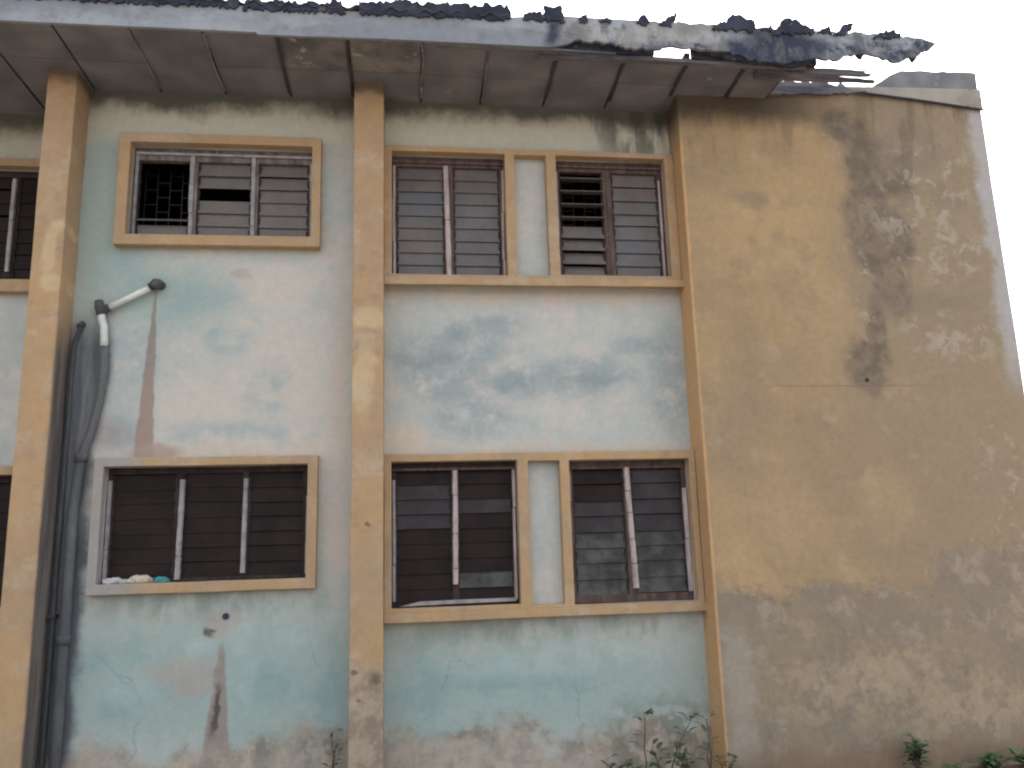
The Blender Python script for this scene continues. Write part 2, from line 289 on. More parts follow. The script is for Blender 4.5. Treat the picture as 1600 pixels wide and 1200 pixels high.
M = dict(
    green=mat_green(), ochre=mat_ochre(), tan=mat_tan(), fascia=mat_fascia(),
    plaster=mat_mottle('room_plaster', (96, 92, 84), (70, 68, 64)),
    parapet=mat_mottle('grey_parapet_render', (134, 136, 142), (112, 112, 118), scale=3, d=(160, 152, 148)),
    coping=mat_mottle('pale_coping', (168, 160, 152), (150, 142, 134), scale=4, d=(120, 108, 98)),
    soffit=mat_mottle('smoked_soffit_board', (132, 130, 132), (108, 108, 114), scale=2.2, d=(148, 144, 140), dth=(.62, .7)),
    soffit2=mat_mottle('stained_soffit_board', (138, 133, 130), (102, 99, 100), scale=3.5, d=(170, 164, 154), dth=(.58, .64)),
    batten=mat_mottle('dark_eave_timber', (74, 70, 72), (56, 54, 60), scale=6, stretch=(1, 1, 1)),
    char=mat_mottle('charred_roof_sheet', (60, 66, 84), (44, 48, 64), scale=6, d=(98, 100, 112)),
    timber=mat_mottle('split_grey_timber', (120, 118, 122), (82, 82, 92), scale=5, stretch=(.3, 2, 3)),
    wood=mat_mottle('purple_brown_window_timber', (104, 86, 80), (80, 64, 61), scale=7, stretch=(2, 2, .4), d=(140, 120, 116), dth=(.62, .7)),
    woodg=mat_mottle('grey_window_timber', (124, 114, 112), (88, 82, 82), scale=7, stretch=(2, 2, .4), d=(156, 148, 146), dth=(.6, .68)),
    woodd=mat_mottle('dark_window_timber', (66, 56, 54), (48, 42, 42), scale=7, stretch=(2, 2, .4)),
    strip=mat_mottle('pale_pinkish_batten', (190, 174, 172), (162, 146, 146), scale=9, stretch=(2, 2, .4), d=(108, 92, 90), dth=(.64, .7)),
    metal=mat_mottle('dull_grey_strip', (158, 154, 156), (128, 124, 128), rough=.5, scale=9, spec=.5, d=(92, 88, 90)),
    bars=mat_mottle('burglar_bar_steel', (46, 46, 50), (38, 38, 42), rough=.6),
    gw=mat_glass('dusty_brown_glass', (108, 98, 94), (96, 89, 86)),
    gb=mat_glass('dusty_blue_grey_glass', (94, 95, 100), (98, 93, 92)),
    gg=mat_glass('dusty_grey_glass', (102, 100, 98), (95, 91, 89)),
    gp=mat_glass('plain_grey_louvre', (112, 106, 102), (104, 99, 96), .5),
    gd=mat_glass('dark_room_glass', (48, 38, 37), (40, 32, 31), .45, .08),  # opaque dark colour stands in for the unlit room behind the panes
    gs=mat_glass('streaked_dark_glass', (50, 43, 46), (62, 56, 60), .3, .16),
    gt=mat_glass('greenish_reflection_glass', (44, 40, 38), (78, 80, 77), .25, .25, 3.5),  # pale and dark blotches paint reflections into the pane colour
    pvc=mat_mottle('white_pvc', (222, 226, 222), (198, 204, 200), rough=.45, scale=5, spec=.45, bump=.05),
    pipe=mat_mottle('grey_painted_pipe', (102, 105, 108), (84, 88, 93), rough=.9, scale=5, stretch=(1, 1, .3), d=(84, 86, 90)),
    pipe2=mat_mottle('cement_smeared_pipe', (92, 94, 98), (70, 72, 76), rough=.8, scale=5, stretch=(1, 1, .3)),
    elbow=mat_mottle('dark_pipe_joint', (86, 88, 92), (62, 64, 66), rough=.7, scale=14),
    dirt=mat_mottle('laterite_ground', (132, 118, 104), (118, 106, 94), scale=.9, d=(96, 98, 74), bump=.6),
    leaf=mat_mottle('weed_leaf', (82, 100, 66), (62, 82, 56), rough=.6, scale=12, bump=.1),
    leafb=mat_mottle('bright_weed_leaf', (78, 112, 68), (62, 94, 56), rough=.6, scale=12, bump=.1),
    leafd=mat_mottle('tree_leaf', (66, 80, 60), (48, 62, 46), rough=.7, scale=3, bump=.1),
    stem=mat_mottle('weed_stem', (110, 86, 70), (88, 72, 58), scale=12),
    dry=mat_mottle('dry_twig', (186, 176, 166), (150, 140, 132), scale=12),
    bark=mat_mottle('bark', (96, 84, 72), (70, 62, 54), scale=5),
    rag=mat_mottle('white_rag', (206, 206, 206), (176, 176, 178), scale=14, bump=.4),
    cream=mat_mottle('cream_rag', (206, 198, 176), (182, 172, 152), scale=14, bump=.4),
    turq=mat_mottle('turquoise_plastic', (76, 164, 170), (62, 144, 152), rough=.4, scale=14),
    tile=mat_mottle('old_corrugated_sheet', (92, 92, 100), (68, 68, 78), scale=3, d=(110, 104, 100)),
)

# ------------------------------------------------------------------ mesh tools
def wob(v, a, f=1.4, sd=0.):
    n1 = noise.noise_vector(Vector(v)*f + Vector((sd, 7, 3))); n2 = noise.noise_vector(Vector(v)*f*5 + Vector((1, sd, 9)))
    return Vector(v) + n1*a + n2*a*.3

def add(o, parent=None):
    COL.objects.link(o)
    if parent: o.parent = parent
    return o

def tag(o, label=None, cat=None, group=None, kind=None):
    if label: o['label'] = label
    if cat: o['category'] = cat
    if group: o['group'] = group
    if kind: o['kind'] = kind
    return o

class MB:
    def __init__(s): s.v = []; s.f = []; s.mi = []; s.sm = []
    def face(s, ids, mi=0, sm=False): s.f.append(ids); s.mi.append(mi); s.sm.append(sm)
    def box(s, x0, x1, y0, y1, z0, z1, mi=0, mat=None, bev=0):
        b = len(s.v)
        P = [(x0, y0, z0), (x1, y0, z0), (x1, y1, z0), (x0, y1, z0), (x0, y0, z1), (x1, y0, z1), (x1, y1, z1), (x0, y1, z1)]
        for p in P: s.v.append(mat @ Vector(p) if mat else Vector(p))
        for q in ((0, 3, 2, 1), (4, 5, 6, 7), (0, 1, 5, 4), (1, 2, 6, 5), (2, 3, 7, 6), (3, 0, 4, 7)): s.face([b+i for i in q], mi)
        return s
    def prism(s, pts, y0, y1, mi=0, amp=0, sd=0):
        b = len(s.v); n = len(pts)
        for y in (y0, y1):
            for x, z in pts:
                s.v.append(Vector((x, y + (noise.noise(Vector((x*3+sd, z*3, y)))*amp), z)))
        ar = sum(pts[i][0]*pts[(i+1) % n][1]-pts[(i+1) % n][0]*pts[i][1] for i in range(n))
        o = list(range(n)) if ar > 0 else list(range(n))[::-1]
        s.face([b+i for i in o], mi); s.face([b+n+i for i in o[::-1]], mi)
        for k in range(n):
            i, j = o[k], o[(k+1) % n]; s.face([b+j, b+i, b+n+i, b+n+j], mi)
        return s
    def tube(s, path, r, seg=12, mi=0, cap=True):
        path = [Vector(p) for p in path]; b = len(s.v); n = len(path)
        rr = r if isinstance(r, (list, tuple)) else [r]*n
        up = None
        for i, p in enumerate(path):
            d = (path[min(i+1, n-1)]-path[max(i-1, 0)]).normalized()
            if up is None: up = d.orthogonal().normalized()
            up = (up-d*up.dot(d)).normalized(); sdv = d.cross(up)
            for k in range(seg):
                a = 2*math.pi*k/seg; s.v.append(p+(up*math.cos(a)+sdv*math.sin(a))*rr[i])
        for i in range(n-1):
            for k in range(seg):
                k2 = (k+1) % seg; s.face([b+i*seg+k, b+i*seg+k2, b+(i+1)*seg+k2, b+(i+1)*seg+k], mi, True)
        if cap:
            s.face([b+k for k in range(seg)][::-1], mi); s.face([b+(n-1)*seg+k for k in range(seg)], mi)
        return s
    def build(s, name, mats, parent=None, bevel=0, wobble=0, sd=0, label=None):
        me = bpy.data.meshes.new(name)
        v = [wob(p, wobble, sd=sd) if wobble else p for p in s.v]
        me.from_pydata([tuple(p) for p in v], [], s.f)
        for mt in (mats if isinstance(mats, (list, tuple)) else [mats]): me.materials.append(mt)
        for p, mi, sm in zip(me.polygons, s.mi, s.sm): p.material_index = mi; p.use_smooth = sm
        me.update()
        o = bpy.data.objects.new(name, me); add(o, parent)
        if label: o['label'] = label
        if bevel:
            b = o.modifiers.new('bevel', 'BEVEL'); b.width = bevel; b.segments = 2; b.limit_method = 'ANGLE'; b.angle_limit = R(50)
        return o

def refine(c, step):
    c = sorted(set(c)); o = [c[0]]
    for a, b in zip(c, c[1:]):
        n = max(1, math.ceil((b-a)/step)); o += [a+(b-a)*k/n for k in range(1, n+1)]
    return o

def slab(x0, x1, z0, z1, y0, y1, holes=(), step=.22, amp=.004, sd=0., mb=None, mi=0):
    """upright slab with rectangular openings, shared vertices, hand-plastered wobble"""
    mb = mb or MB()
    xs = refine([x0, x1]+[h[0] for h in holes]+[h[1] for h in holes], step)
    zs = refine([z0, z1]+[h[2] for h in holes]+[h[3] for h in holes], step)
    def solid(i, j):
        if i < 0 or j < 0 or i >= len(xs)-1 or j >= len(zs)-1: return False
        cx, cz = (xs[i]+xs[i+1])/2, (zs[j]+zs[j+1])/2
        return not any(h[0] < cx < h[1] and h[2] < cz < h[3] for h in holes)
    ids = {}
    def V(i, j, k):
        if (i, j, k) not in ids:
            ids[(i, j, k)] = len(mb.v); mb.v.append(wob((xs[i], (y0, y1)[k], zs[j]), amp, sd=sd))
        return ids[(i, j, k)]
    for i in range(len(xs)-1):
        for j in range(len(zs)-1):
            if not solid(i, j): continue
            mb.face([V(i, j, 0), V(i+1, j, 0), V(i+1, j+1, 0), V(i, j+1, 0)], mi)
            mb.face([V(i, j, 1), V(i, j+1, 1), V(i+1, j+1, 1), V(i+1, j, 1)], mi)
            if not solid(i-1, j): mb.face([V(i, j, 0), V(i, j+1, 0), V(i, j+1, 1), V(i, j, 1)], mi)
            if not solid(i+1, j): mb.face([V(i+1, j, 0), V(i+1, j, 1), V(i+1, j+1, 1), V(i+1, j+1, 0)], mi)
            if not solid(i, j-1): mb.face([V(i, j, 0), V(i, j, 1), V(i+1, j, 1), V(i+1, j, 0)], mi)
            if not solid(i, j+1): mb.face([V(i, j+1, 0), V(i+1, j+1, 0), V(i+1, j+1, 1), V(i, j+1, 1)], mi)
    return mb

def ragged(pts, closed=True, amp=.012, step=.03, sd=1, keep=lambda p: True):
    """subdivide an outline and roughen it"""
    rnd = random.Random(sd); o = []
    n = len(pts)
    for i in range(n if closed else n-1):
        a, b = Vector(pts[i]), Vector(pts[(i+1) % n]); L = (b-a).length; k = max(1, int(L/step)) if keep(a) and keep(b) else max(1, int(L/.4))
        for q in range(k):
            p = a.lerp(b, q/k)
            if keep(p): p = p+Vector((rnd.uniform(-amp, amp)*.5, rnd.uniform(-amp, amp)))
            o.append((p.x, p.y))
    return o

# ------------------------------------------------------------------ ground
def ground():
    mb = MB(); xs = [-150, -60, -25, -12]+[-8+.5*i for i in range(37)]+[14, 25, 60, 150]; ys = [-150, -60, -25, -12]+[-9+.5*i for i in range(20)]+[1, 4, 12, 30, 80, 200]
    for y in ys:
        for x in xs: mb.v.append(Vector((x, y, .03*noise.noise(Vector((x*.7, y*.7, 0))) if abs(x) < 12 and -10 < y < 1 else 0)))
    n = len(xs)
    for j in range(len(ys)-1):
        for i in range(n-1): mb.face([j*n+i, j*n+i+1, (j+1)*n+i+1, (j+1)*n+i], 0, True)
    tag(mb.build('ground', M['dirt']), kind='structure')
ground()

# ------------------------------------------------------------------ building
B = bpy.data.objects.new('apartment_building', None); COL.objects.link(B)
tag(B, 'two storey ochre and mint plastered block with louvre windows and burnt broken eaves', 'building')

O_UL = (-2.52, -.87, 4.89, 5.80); O_LL = (-2.565, -.855, 1.785, 2.77)
O_W1 = (-.12, .977, 4.54, 5.79); O_W2 = (1.485, 2.595, 4.55, 5.79)
O_W3 = (-.125, 1.008, 1.50, 2.775); O_W4 = (1.49, 2.63, 1.475, 2.765)
slab(-3.0, 2.75, -.2, 6.39, 0, .2, [O_UL, O_LL, O_W1, O_W2, O_W3, O_W4], .25, .005).build('wall', M['green'], B)
O_F1 = (-5.6, -3.42, 4.62, 5.77); O_F2 = (-5.6, -3.42, 1.6, 2.77)
slab(-7.2, -3.0, -.2, 6.39, .53, .73, [O_F1, O_F2], .3, .005, 2).build('wall', M['green'], B, label='mint plastered wall of the set back bay')
MB().box(-3.2, -2.99, .01, .73, -.2, 6.38).build('wall', M['green'], B)
slab(2.69, 5.985, -.2, 6.53, -.33, -.1, [], .25, .006, 5).build('wall', M['tan'], B, bevel=.012, label='blank tan render wall with damp stains')
MB().box(5.76, 5.98, -.102, 8, -.2, 6.45).build('wall', M['tan'], B)
MB().box(2.695, 2.9, -.101, .3, -.2, 6.45).build('wall', M['tan'], B)
MB().box(-7.2, 5.98, 8, 8.2, -.2, 6.4).build('wall', M['tan'], B)
MB().box(-7.2, -7.0, .73, 8, -.2, 6.38).build('wall', M['tan'], B)
# pillars
for x0, x1, y1, lb in ((-3.195, -2.945, .0, 'ochre pillar beside the grey waste pipe'), (-.465, -.19, -.001, 'ochre pillar between the two window bays')):
    slab(x0, x1, -.2, 6.375, -.33, y1-.0005, [], .22, .006, x0).build('pillar', M['ochre'], B, bevel=.01, label=lb)
MB().box(-3.195, -3.0, .0, .53, -.2, 6.375).build('pillar', M['ochre'], B)
# window surrounds
def surround(x0, x1, z0, z1, holes, y0=-.1, y1=.0, sd=0, label=None):
    slab(x0, x1, z0, z1, y0, y1-.0005, holes, .2, .005, sd).build('window_surround', M['ochre'], B, bevel=.007, label=label)
surround(-2.622, -.785, 4.79, 5.892, [O_UL], sd=1)
surround(-2.645, -.768, 1.697, 2.848, [O_LL], sd=2, label='ochre surround smeared grey at its left end')
I_U = (1.07, 1.385, 4.545, 5.785); I_L = (1.11, 1.402, 1.485, 2.765)
surround(-.19, 2.69, 4.455, 5.845, [O_W1, O_W2, I_U], sd=3)
surround(-.19, 2.69, 1.40, 2.845, [O_W3, O_W4, I_L], sd=4)
slab(-.19, 2.69, 4.425, 4.50, -.15, -.1005, [], .2, .005, 6).build('sill', M['ochre'], B, bevel=.006)
slab(-.19, 2.715, 1.385, 1.46, -.13, -.1005, [], .2, .005, 7).build('sill', M['ochre'], B, bevel=.006)
slab(-7.0, -3.2, 4.5, 5.85, .43, .53, [O_F1], .3, .004, 8).build('window_surround', M['ochre'], B, bevel=.006)
slab(-7.0, -3.2, 1.5, 2.85, .43, .53, [O_F2], .3, .004, 9).build('window_surround', M['ochre'], B, bevel=.006)

# rooms behind the windows
for z0, z1 in ((3.05, 3.2), (.02, .12)):
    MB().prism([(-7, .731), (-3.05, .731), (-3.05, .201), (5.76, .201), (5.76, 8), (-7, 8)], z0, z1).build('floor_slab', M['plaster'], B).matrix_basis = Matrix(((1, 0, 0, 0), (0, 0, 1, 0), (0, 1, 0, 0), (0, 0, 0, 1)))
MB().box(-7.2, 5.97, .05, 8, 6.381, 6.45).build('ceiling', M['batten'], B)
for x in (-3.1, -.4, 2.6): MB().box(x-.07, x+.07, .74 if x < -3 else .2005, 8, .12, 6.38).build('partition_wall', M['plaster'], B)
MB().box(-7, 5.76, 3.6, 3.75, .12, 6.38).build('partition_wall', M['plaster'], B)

# ------------------------------------------------------------------ windows
GL = ['gw', 'gb', 'gg', 'gp', 'gd', 'gs', 'gt']
def louvres(parent, x0, x1, z0, z1, rows, y=.05, sd=0):
    """rows from the top: (material key, tilt in degrees) or None where the pane is missing"""
    rnd = random.Random(sd); n = len(rows); p = (z1-z0)/n; mb = MB()
    for i, r in enumerate(rows):
        if not r: continue
        key, a = r; a += rnd.uniform(-1.2, 1.2); zc = z1-(i+.5)*p; h = p*.535
        mt = Matrix.Translation((0, y, zc)) @ Matrix.Rotation(R(-a), 4, 'X') @ Matrix.Rotation(R(rnd.uniform(-.35, .35)), 4, 'Y')
        g = .004
        mb.box(x0+g, x1-g, -.003, .003, -h, h, GL.index(key), mt)
    mb.build('louvre_panes', [M[k] for k in GL], parent)
    for xa, s_ in ((x0, 1), (x1, -1)):
        ch = MB()
        ch.box(min(xa, xa+s_*.012), max(xa, xa+s_*.012), y-.018, y+.03, z0, z1)
        for i in range(n):
            zc = z1-(i+.5)*p; ch.box(min(xa+s_*.012, xa+s_*.02), max(xa+s_*.012, xa+s_*.02), y-.02, y+.02, zc-.03, zc+.03)
        ch.build('louvre_channel', M['woodd'], parent)

def window(op, y, mulls, leaves, wood, label, head=.045, jamb=.035, foot=.02, mw=.05, depth=.07, top_batten=None, nomull=False):
    x0, x1, z0, z1 = op
    e = .004
    xs = [x0+e+jamb]+sum([[mm-mw/2, mm+mw/2] for mm in mulls], [])+[x1-e-jamb]
    holes = [(xs[i], xs[i+1], z0+e+foot, z1-e-head) for i in range(0, len(xs), 2)]
    fr = slab(x0+e, x1-e, z0+e, z1-e, y, y+depth, holes, .25, .003, x0*3).build('window', M[wood], B, bevel=.004, label=label)
    if top_batten:
        MB().box(x0+.01, x1-.01, y-.022, y-.001, z1-.075, z1-.05).build('head_batten', M[top_batten], fr, bevel=.003, wobble=.004)
    for h, rows in zip(holes, leaves):
        if rows: louvres(fr, h[0], h[1], h[2], h[3], rows, y+.03, sd=int(h[0]*100))
    return fr, holes

def cover(fr, xt, zt, xb, zb, w=.045, y=-.01, t=.02, mat='strip', cuts=()):
    """batten nailed over the mullion, cracked into pieces at the given fractions"""
    mb = MB(); c = [0]+list(cuts)+[1]; rnd = random.Random(int(xt*97))
    for a, b in zip(c, c[1:]):
        pa = Vector((xt, zt)).lerp(Vector((xb, zb)), a); pb = Vector((xt, zt)).lerp(Vector((xb, zb)), b-.006)
        off = rnd.uniform(-.004, .004)
        n = 5; base = len(mb.v)
        for k in range(n+1):
            p = pa.lerp(pb, k/n); ww = w/2*(1+rnd.uniform(-.1, .1))
            for dx, dy in ((-ww, 0), (-ww*.7, -t), (ww*.7, -t), (ww, 0)):
                mb.v.append(Vector((p.x+off+dx, y+dy, p.y)))
        for k in range(n):
            for q in range(4):
                q2 = (q+1) % 4; i0 = base+k*4; mb.face([i0+q, i0+q2, i0+4+q2, i0+4+q])
        mb.face([base, base+3, base+2, base+1]); mb.face([base+n*4+i for i in range(4)])
    return mb.build('cover_strip', M[mat], fr)

def bars(fr, x0, x1, z0, z1, y, p=.115, q=.15):
    mb = MB(); i = 0; z = z0
    nv = int((x1-x0)/p)
    for k in range(nv+1): mb.box(x0+k*p, x0+k*p+.008, y, y+.008, z0, z1)
    for k in range(nv):
        z = z0+(.5*q if k % 2 else 0)
        while z < z1: mb.box(x0+k*p+.008, x0+(k+1)*p, y+.001, y+.007, z, z+.008); z += q
    mb.build('burglar_bars', M['bars'], fr)

c = 8
# upper left window: first bay nearly empty, second with a missing pane, third closed
fr, H = window(O_UL, .03, (-1.97, -1.41), [
    [None, None, None, None, ('gp', 62), ('gp', 8)],
    [('gp', 14), ('gp', 12), None, ('gp', 14), ('gp', c), ('gp', c)],
    [('gp', 18), ('gp', 14), ('gp', c), ('gp', c), ('gp', c), ('gp', c)]],
    'woodg', 'three bay window with most panes of its left bay missing', head=.12, foot=.005, top_batten='metal', mw=.06)
bars(fr, -2.5, -1.95, 4.9, 5.7, .32)
cover(fr, -1.99, 5.72, -1.985, 4.9, .045, .028, .02, 'metal', (.35, .7))
cover(fr, -1.425, 5.72, -1.42, 4.9, .045, .028, .02, 'metal', (.84,))
cover(fr, -2.49, 5.72, -2.49, 4.9, .03, .028, .015, 'metal', ())
cover(fr, -.885, 5.68, -.885, 4.9, .02, .028, .015, 'strip', (.5,))
# lower left window
fr, H = window(O_LL, .03, (-1.96, -1.40), [
    [('gd', 3)]*7, [('gd', 4)]*7, [('gd', 7), ('gd', 7), ('gd', 7), ('gd', 8), ('gd', 7), ('gd', 7), ('gd', 7)]],
    'woodd', 'three bay window with dark glass and litter on its sill', head=.05, foot=.03, mw=.05)
cover(fr, -1.94, 2.66, -1.95, 1.80, .05, .028, .02, 'metal', (.77,))
cover(fr, -1.40, 2.66, -1.405, 1.84, .045, .028, .02, 'metal', (.12,))
cover(fr, -2.545, 2.66, -2.54, 1.82, .035, .028, .02, 'metal', (.7,))
cover(fr, -.868, 2.5, -.868, 1.82, .02, .028, .015, 'strip', (.6,))
# upper band, left window
g = [('gw', c), ('gw', c), ('gb', c), ('gb', c), ('gg', c), ('gw', c), ('gw', c), ('gg', c), ('gg', c)]
g2 = [('gw', c), ('gw', c), ('gg', c), ('gg', c), ('gg', c), ('gg', c), ('gg', c), ('gb', c), ('gg', c)]
fr, H = window(O_W1, .02, (.43,), [g, g2], 'wood', 'closed two bay window left of the narrow mint recess, upper floor', head=.10, foot=.012, mw=.085, jamb=.04, top_batten='wood')
cover(fr, .405, 5.69, .425, 4.56, .055, .018, .025, 'strip', (.5,))
cover(fr, -.10, 5.68, -.098, 4.56, .025, .018, .02, 'strip', (.3, .7))
cover(fr, .962, 5.66, .955, 4.56, .025, .018, .02, 'strip', (.4, .85))
# upper band, right window
fr, H = window(O_W2, .02, (2.02,), [
    [('gp', 80), ('gp', 80), ('gp', 80), ('gp', 80), ('gp', 20), ('gp', 24), ('gp', 26), ('gp', 24)][:8],
    [('gw', c), ('gw', c), ('gg', c), ('gg', c), ('gg', c), ('gb', c), ('gg', c), ('gg', c)]],
    'wood', 'two bay window with its left louvres turned open, beside the tan wall', head=.11, foot=.012, mw=.09, jamb=.045, top_batten='wood')
bars(fr, 1.5, 2.02, 4.56, 5.7, .32)
cover(fr, 1.502, 5.66, 1.505, 4.56, .022, .018, .02, 'metal', (.55, .62, .8))
cover(fr, 2.555, 5.6, 2.56, 4.56, .022, .018, .02, 'strip', (.6,))
cover(fr, 2.03, 5.68, 2.04, 4.56, .06, .018, .01, 'wood', ())
# lower band, left window
fr, H = window(O_W3, .02, (.44,), [
    [('gd', 8), ('gs', 8), ('gs', 9), ('gs', 10), ('gd', 5), ('gd', 5), ('gd', 5), ('gd', 5), ('gd', 5)],
    [('gd', 6), ('gd', 6), ('gs', 8), ('gd', 6), ('gd', 5), ('gd', 5), ('gd', 5), ('gt', 6), ('gd', 5)]],
    'woodd', 'dark two bay window with a hanging broken batten', head=.06, foot=.02, mw=.045, jamb=.03, top_batten='wood')
cover(fr, .452, 2.70, .44, 1.68, .05, .018, .02, 'strip', (.22, .56, .86))
cover(fr, -.105, 2.62, -.10, 1.55, .03, .018, .02, 'metal', (.7,))
cover(fr, .985, 2.7, .985, 1.53, .03, .018, .02, 'strip', (.3,))
MB().prism([(-.06, 1.512), (.35, 1.52), (.97, 1.525), (.99, 1.555), (.5, 1.555), (.12, 1.55)], -.02, .015).build('loose_sill_strip', M['metal'], fr)
# lower band, right window
fr, H = window(O_W4, .02, (2.06,), [
    [('gd', 8), ('gd', 8), ('gs', 9), ('gs', 9), ('gt', 8), ('gt', 8), ('gt', 8), ('gt', 8)],
    [('gs', 8), ('gs', 8), ('gs', 9), ('gs', 9), ('gt', 8), ('gt', 8), ('gt', 8), ('gt', 8)]],
    'wood', 'two bay window with greenish reflections coloured into its lower panes beside the tan wall', head=.07, foot=.07, mw=.07, jamb=.04, top_batten='wood')
cover(fr, 2.055, 2.70, 2.087, 1.592, .055, .018, .022, 'strip', (.2, .38, .6, .8))
cover(fr, 1.505, 2.66, 1.505, 2.4, .022, .018, .02, 'metal', ())
cover(fr, 2.60, 2.5, 2.608, 1.55, .045, .018, .02, 'strip', (.5,))
# set-back bay windows
fr, H = window(O_F1, .55, (-4.6, -3.78), [[('gd', 6)]*8]*3, 'woodd', 'dark window of the set back bay, upper floor', head=.06)
cover(fr, -3.785, 5.68, -3.785, 4.72, .045, .545, .02, 'metal', (.45,))
fr, H = window(O_F2, .55, (-4.6, -3.78), [[('gd', 6)]*8]*3, 'woodd', 'dark window of the set back bay, ground floor', head=.06)

# ------------------------------------------------------------------ eave
bx = [-7.2]+[-2.3-.605*k for k in range(7, 0, -1)]+[-2.3, -1.70, -1.09, -.485, .165, .755, 1.39, 2.025, 2.62, 3.19, 3.62]
for i, (a, b) in enumerate(zip(bx, bx[1:])):
    yf = -1.0 if b < 1.45 else -.86
    yw = -.34 if a > 2.6 else (.0 if a > -3 else .52)
    g = .012
    rnd = random.Random(i)
    for (ya, yb) in ((yf, -.505), (-.495, yw)):
        mt = M['soffit2'] if i in (10, 11) and ya == yf else M['soffit']
        if yb-ya < .05: continue
        dz = rnd.uniform(-.004, .004)
        slab_ = MB().box(a+g, b-g, ya, yb, 6.36+dz, 6.372+dz); slab_.build('soffit_panel', mt, B)
for k, x in enumerate(bx[1:]):
    if x < -4.5: continue
    w_ = .035 if k not in (9, 10, 13, 14, 15, 16) else .05
    yf = -.99 if x < 1.45 else -.88
    MB().box(x-w_/2, x+w_/2, yf, -.34 if x > 2.65 else -.02, 6.3735, 6.47).build('joist', M['batten'], B, wobble=.006)
for x, dark in ((-2.3, 0), (-1.7, 0), (-1.09, 1), (-.485, 1), (.165, 0), (.755, 0), (1.39, 1), (2.025, 1), (2.62, 1), (3.19, 1)):
    mb = MB(); y0_, y1_ = (-.99, -.1) if x < 1 else (-.87, -.2); n = 8; w0 = .018 if not dark else .03
    if x > 2.6: y1_ = -.34
    for k in range(n+1):
        y = y0_+(y1_-y0_)*k/n; dx = .02*noise.noise(Vector((x*5, y*2, 0))); wz = .004*noise.noise(Vector((x, y*4, 2)))
        for sx, z in ((-w0/2, 6.355), (w0/2, 6.355), (w0/2, 6.342+wz), (-w0/2, 6.342+wz)): mb.v.append(Vector((x+dx+sx, y, z)))
    for k in range(n):
        for q in range(4): mb.face([k*4+q, k*4+(q+1) % 4, k*4+4+(q+1) % 4, k*4+4+q])
    mb.face([3, 2, 1, 0]); mb.face([n*4+i for i in range(4)])
    mb.build('soffit_batten', M['batten'] if dark else M['soffit2'], B)
for a, b in ((-7.2, -.47), (-.18, 1.3), (1.3, 3.6)): MB().box(a, b, -.53, -.47, 6.3775, 6.40).build('noggin', M['batten'], B)
MB().box(2.60, 2.6885, -.36, -.005, 6.362, 6.38).build('soffit_panel', M['soffit'], B)
MB().box(-7.2, 1.3, -.98, .5, 6.48, 6.5).build('roof_lining', M['batten'], B)
# eave beam behind the broken fascia, with the gap that lets the sky through
def beam(x0, x1, y0, y1, z0, z1, mt='char', nm='eave_beam'):
    mb = MB(); slab(x0, x1, z0, z1, y0, y1, [], .12, .012, x0, mb); return mb.build(nm, M[mt], B)
beam(1.25, 2.28, -.95, -.89, 6.385, 6.6)
beam(2.64, 3.86, -.95, -.89, 6.37, 6.58)
beam(1.2, 3.75, -.93, -.875, 6.335, 6.375, 'timber')
beam(.3, 1.9, -1.0, -.96, 6.345, 6.36, 'timber')
MB().prism(ragged([(2.62, 6.42), (2.9, 6.37), (3.2, 6.325), (3.62, 6.30), (3.75, 6.35), (3.86, 6.43), (3.86, 6.6), (2.7, 6.58)], amp=.012, step=.04, sd=31), -.995, -.965, amp=.01).build('roof_sheet_fragment', M['char'], B)
for p in ([(3.3, 6.395), (4.40, 6.38), (4.30, 6.362), (4.46, 6.345), (4.44, 6.33), (3.3, 6.325)],):
    MB().prism(ragged(p, amp=.004, step=.08, sd=3), -.87, -.83, amp=.01).build('split_batten', M['timber'], B)
MB().prism(ragged([(3.3, 6.35), (4.1, 6.345), (4.5, 6.325), (4.52, 6.30), (3.3, 6.29)], amp=.004, step=.08, sd=5), -.81, -.77, amp=.01).build('split_batten', M['timber'], B)
MB().prism(ragged([(2.9, 6.40), (3.0, 6.48), (3.8, 6.55), (4.2, 6.555), (4.38, 6.53), (4.42, 6.57), (4.5, 6.5), (4.7, 6.47), (4.3, 6.43), (3.4, 6.39)], amp=.01, step=.05, sd=9), -.37, -.31, amp=.01).build('charred_wall_plate', M['timber'], B)
# fascia board
fb = [(-7.2, 6.355), (-3.3, 6.36), (-1.25, 6.365), (-1.24, 6.345), (-.06, 6.36), (1.3, 6.36), (1.45, 6.41), (1.53, 6.45), (1.89, 6.42), (2.03, 6.385), (2.27, 6.39), (2.43, 6.435), (2.56, 6.42), (2.8, 6.41), (2.97, 6.39), (3.21, 6.33), (3.55, 6.32), (3.78, 6.38), (4.03, 6.37), (4.1, 6.42), (4.33, 6.45), (4.49, 6.41), (4.63, 6.38), (4.82, 6.46), (4.96, 6.53), (5.04, 6.59)]
ft = [(4.95, 6.64), (4.71, 6.66), (4.55, 6.7), (4.45, 6.67), (4.14, 6.67), (3.68, 6.66), (3.0, 6.68), (2.14, 6.67), (1.31, 6.68), (.9, 6.63), (-.39, 6.61), (-1.26, 6.61), (-3.32, 6.6), (-7.2, 6.6)]
MB().prism(ragged(fb+ft, amp=.013, step=.035, sd=4, keep=lambda p: p[0] > 1.32), -1.03, -1.0, amp=.008).build('fascia_board', M['fascia'], B)
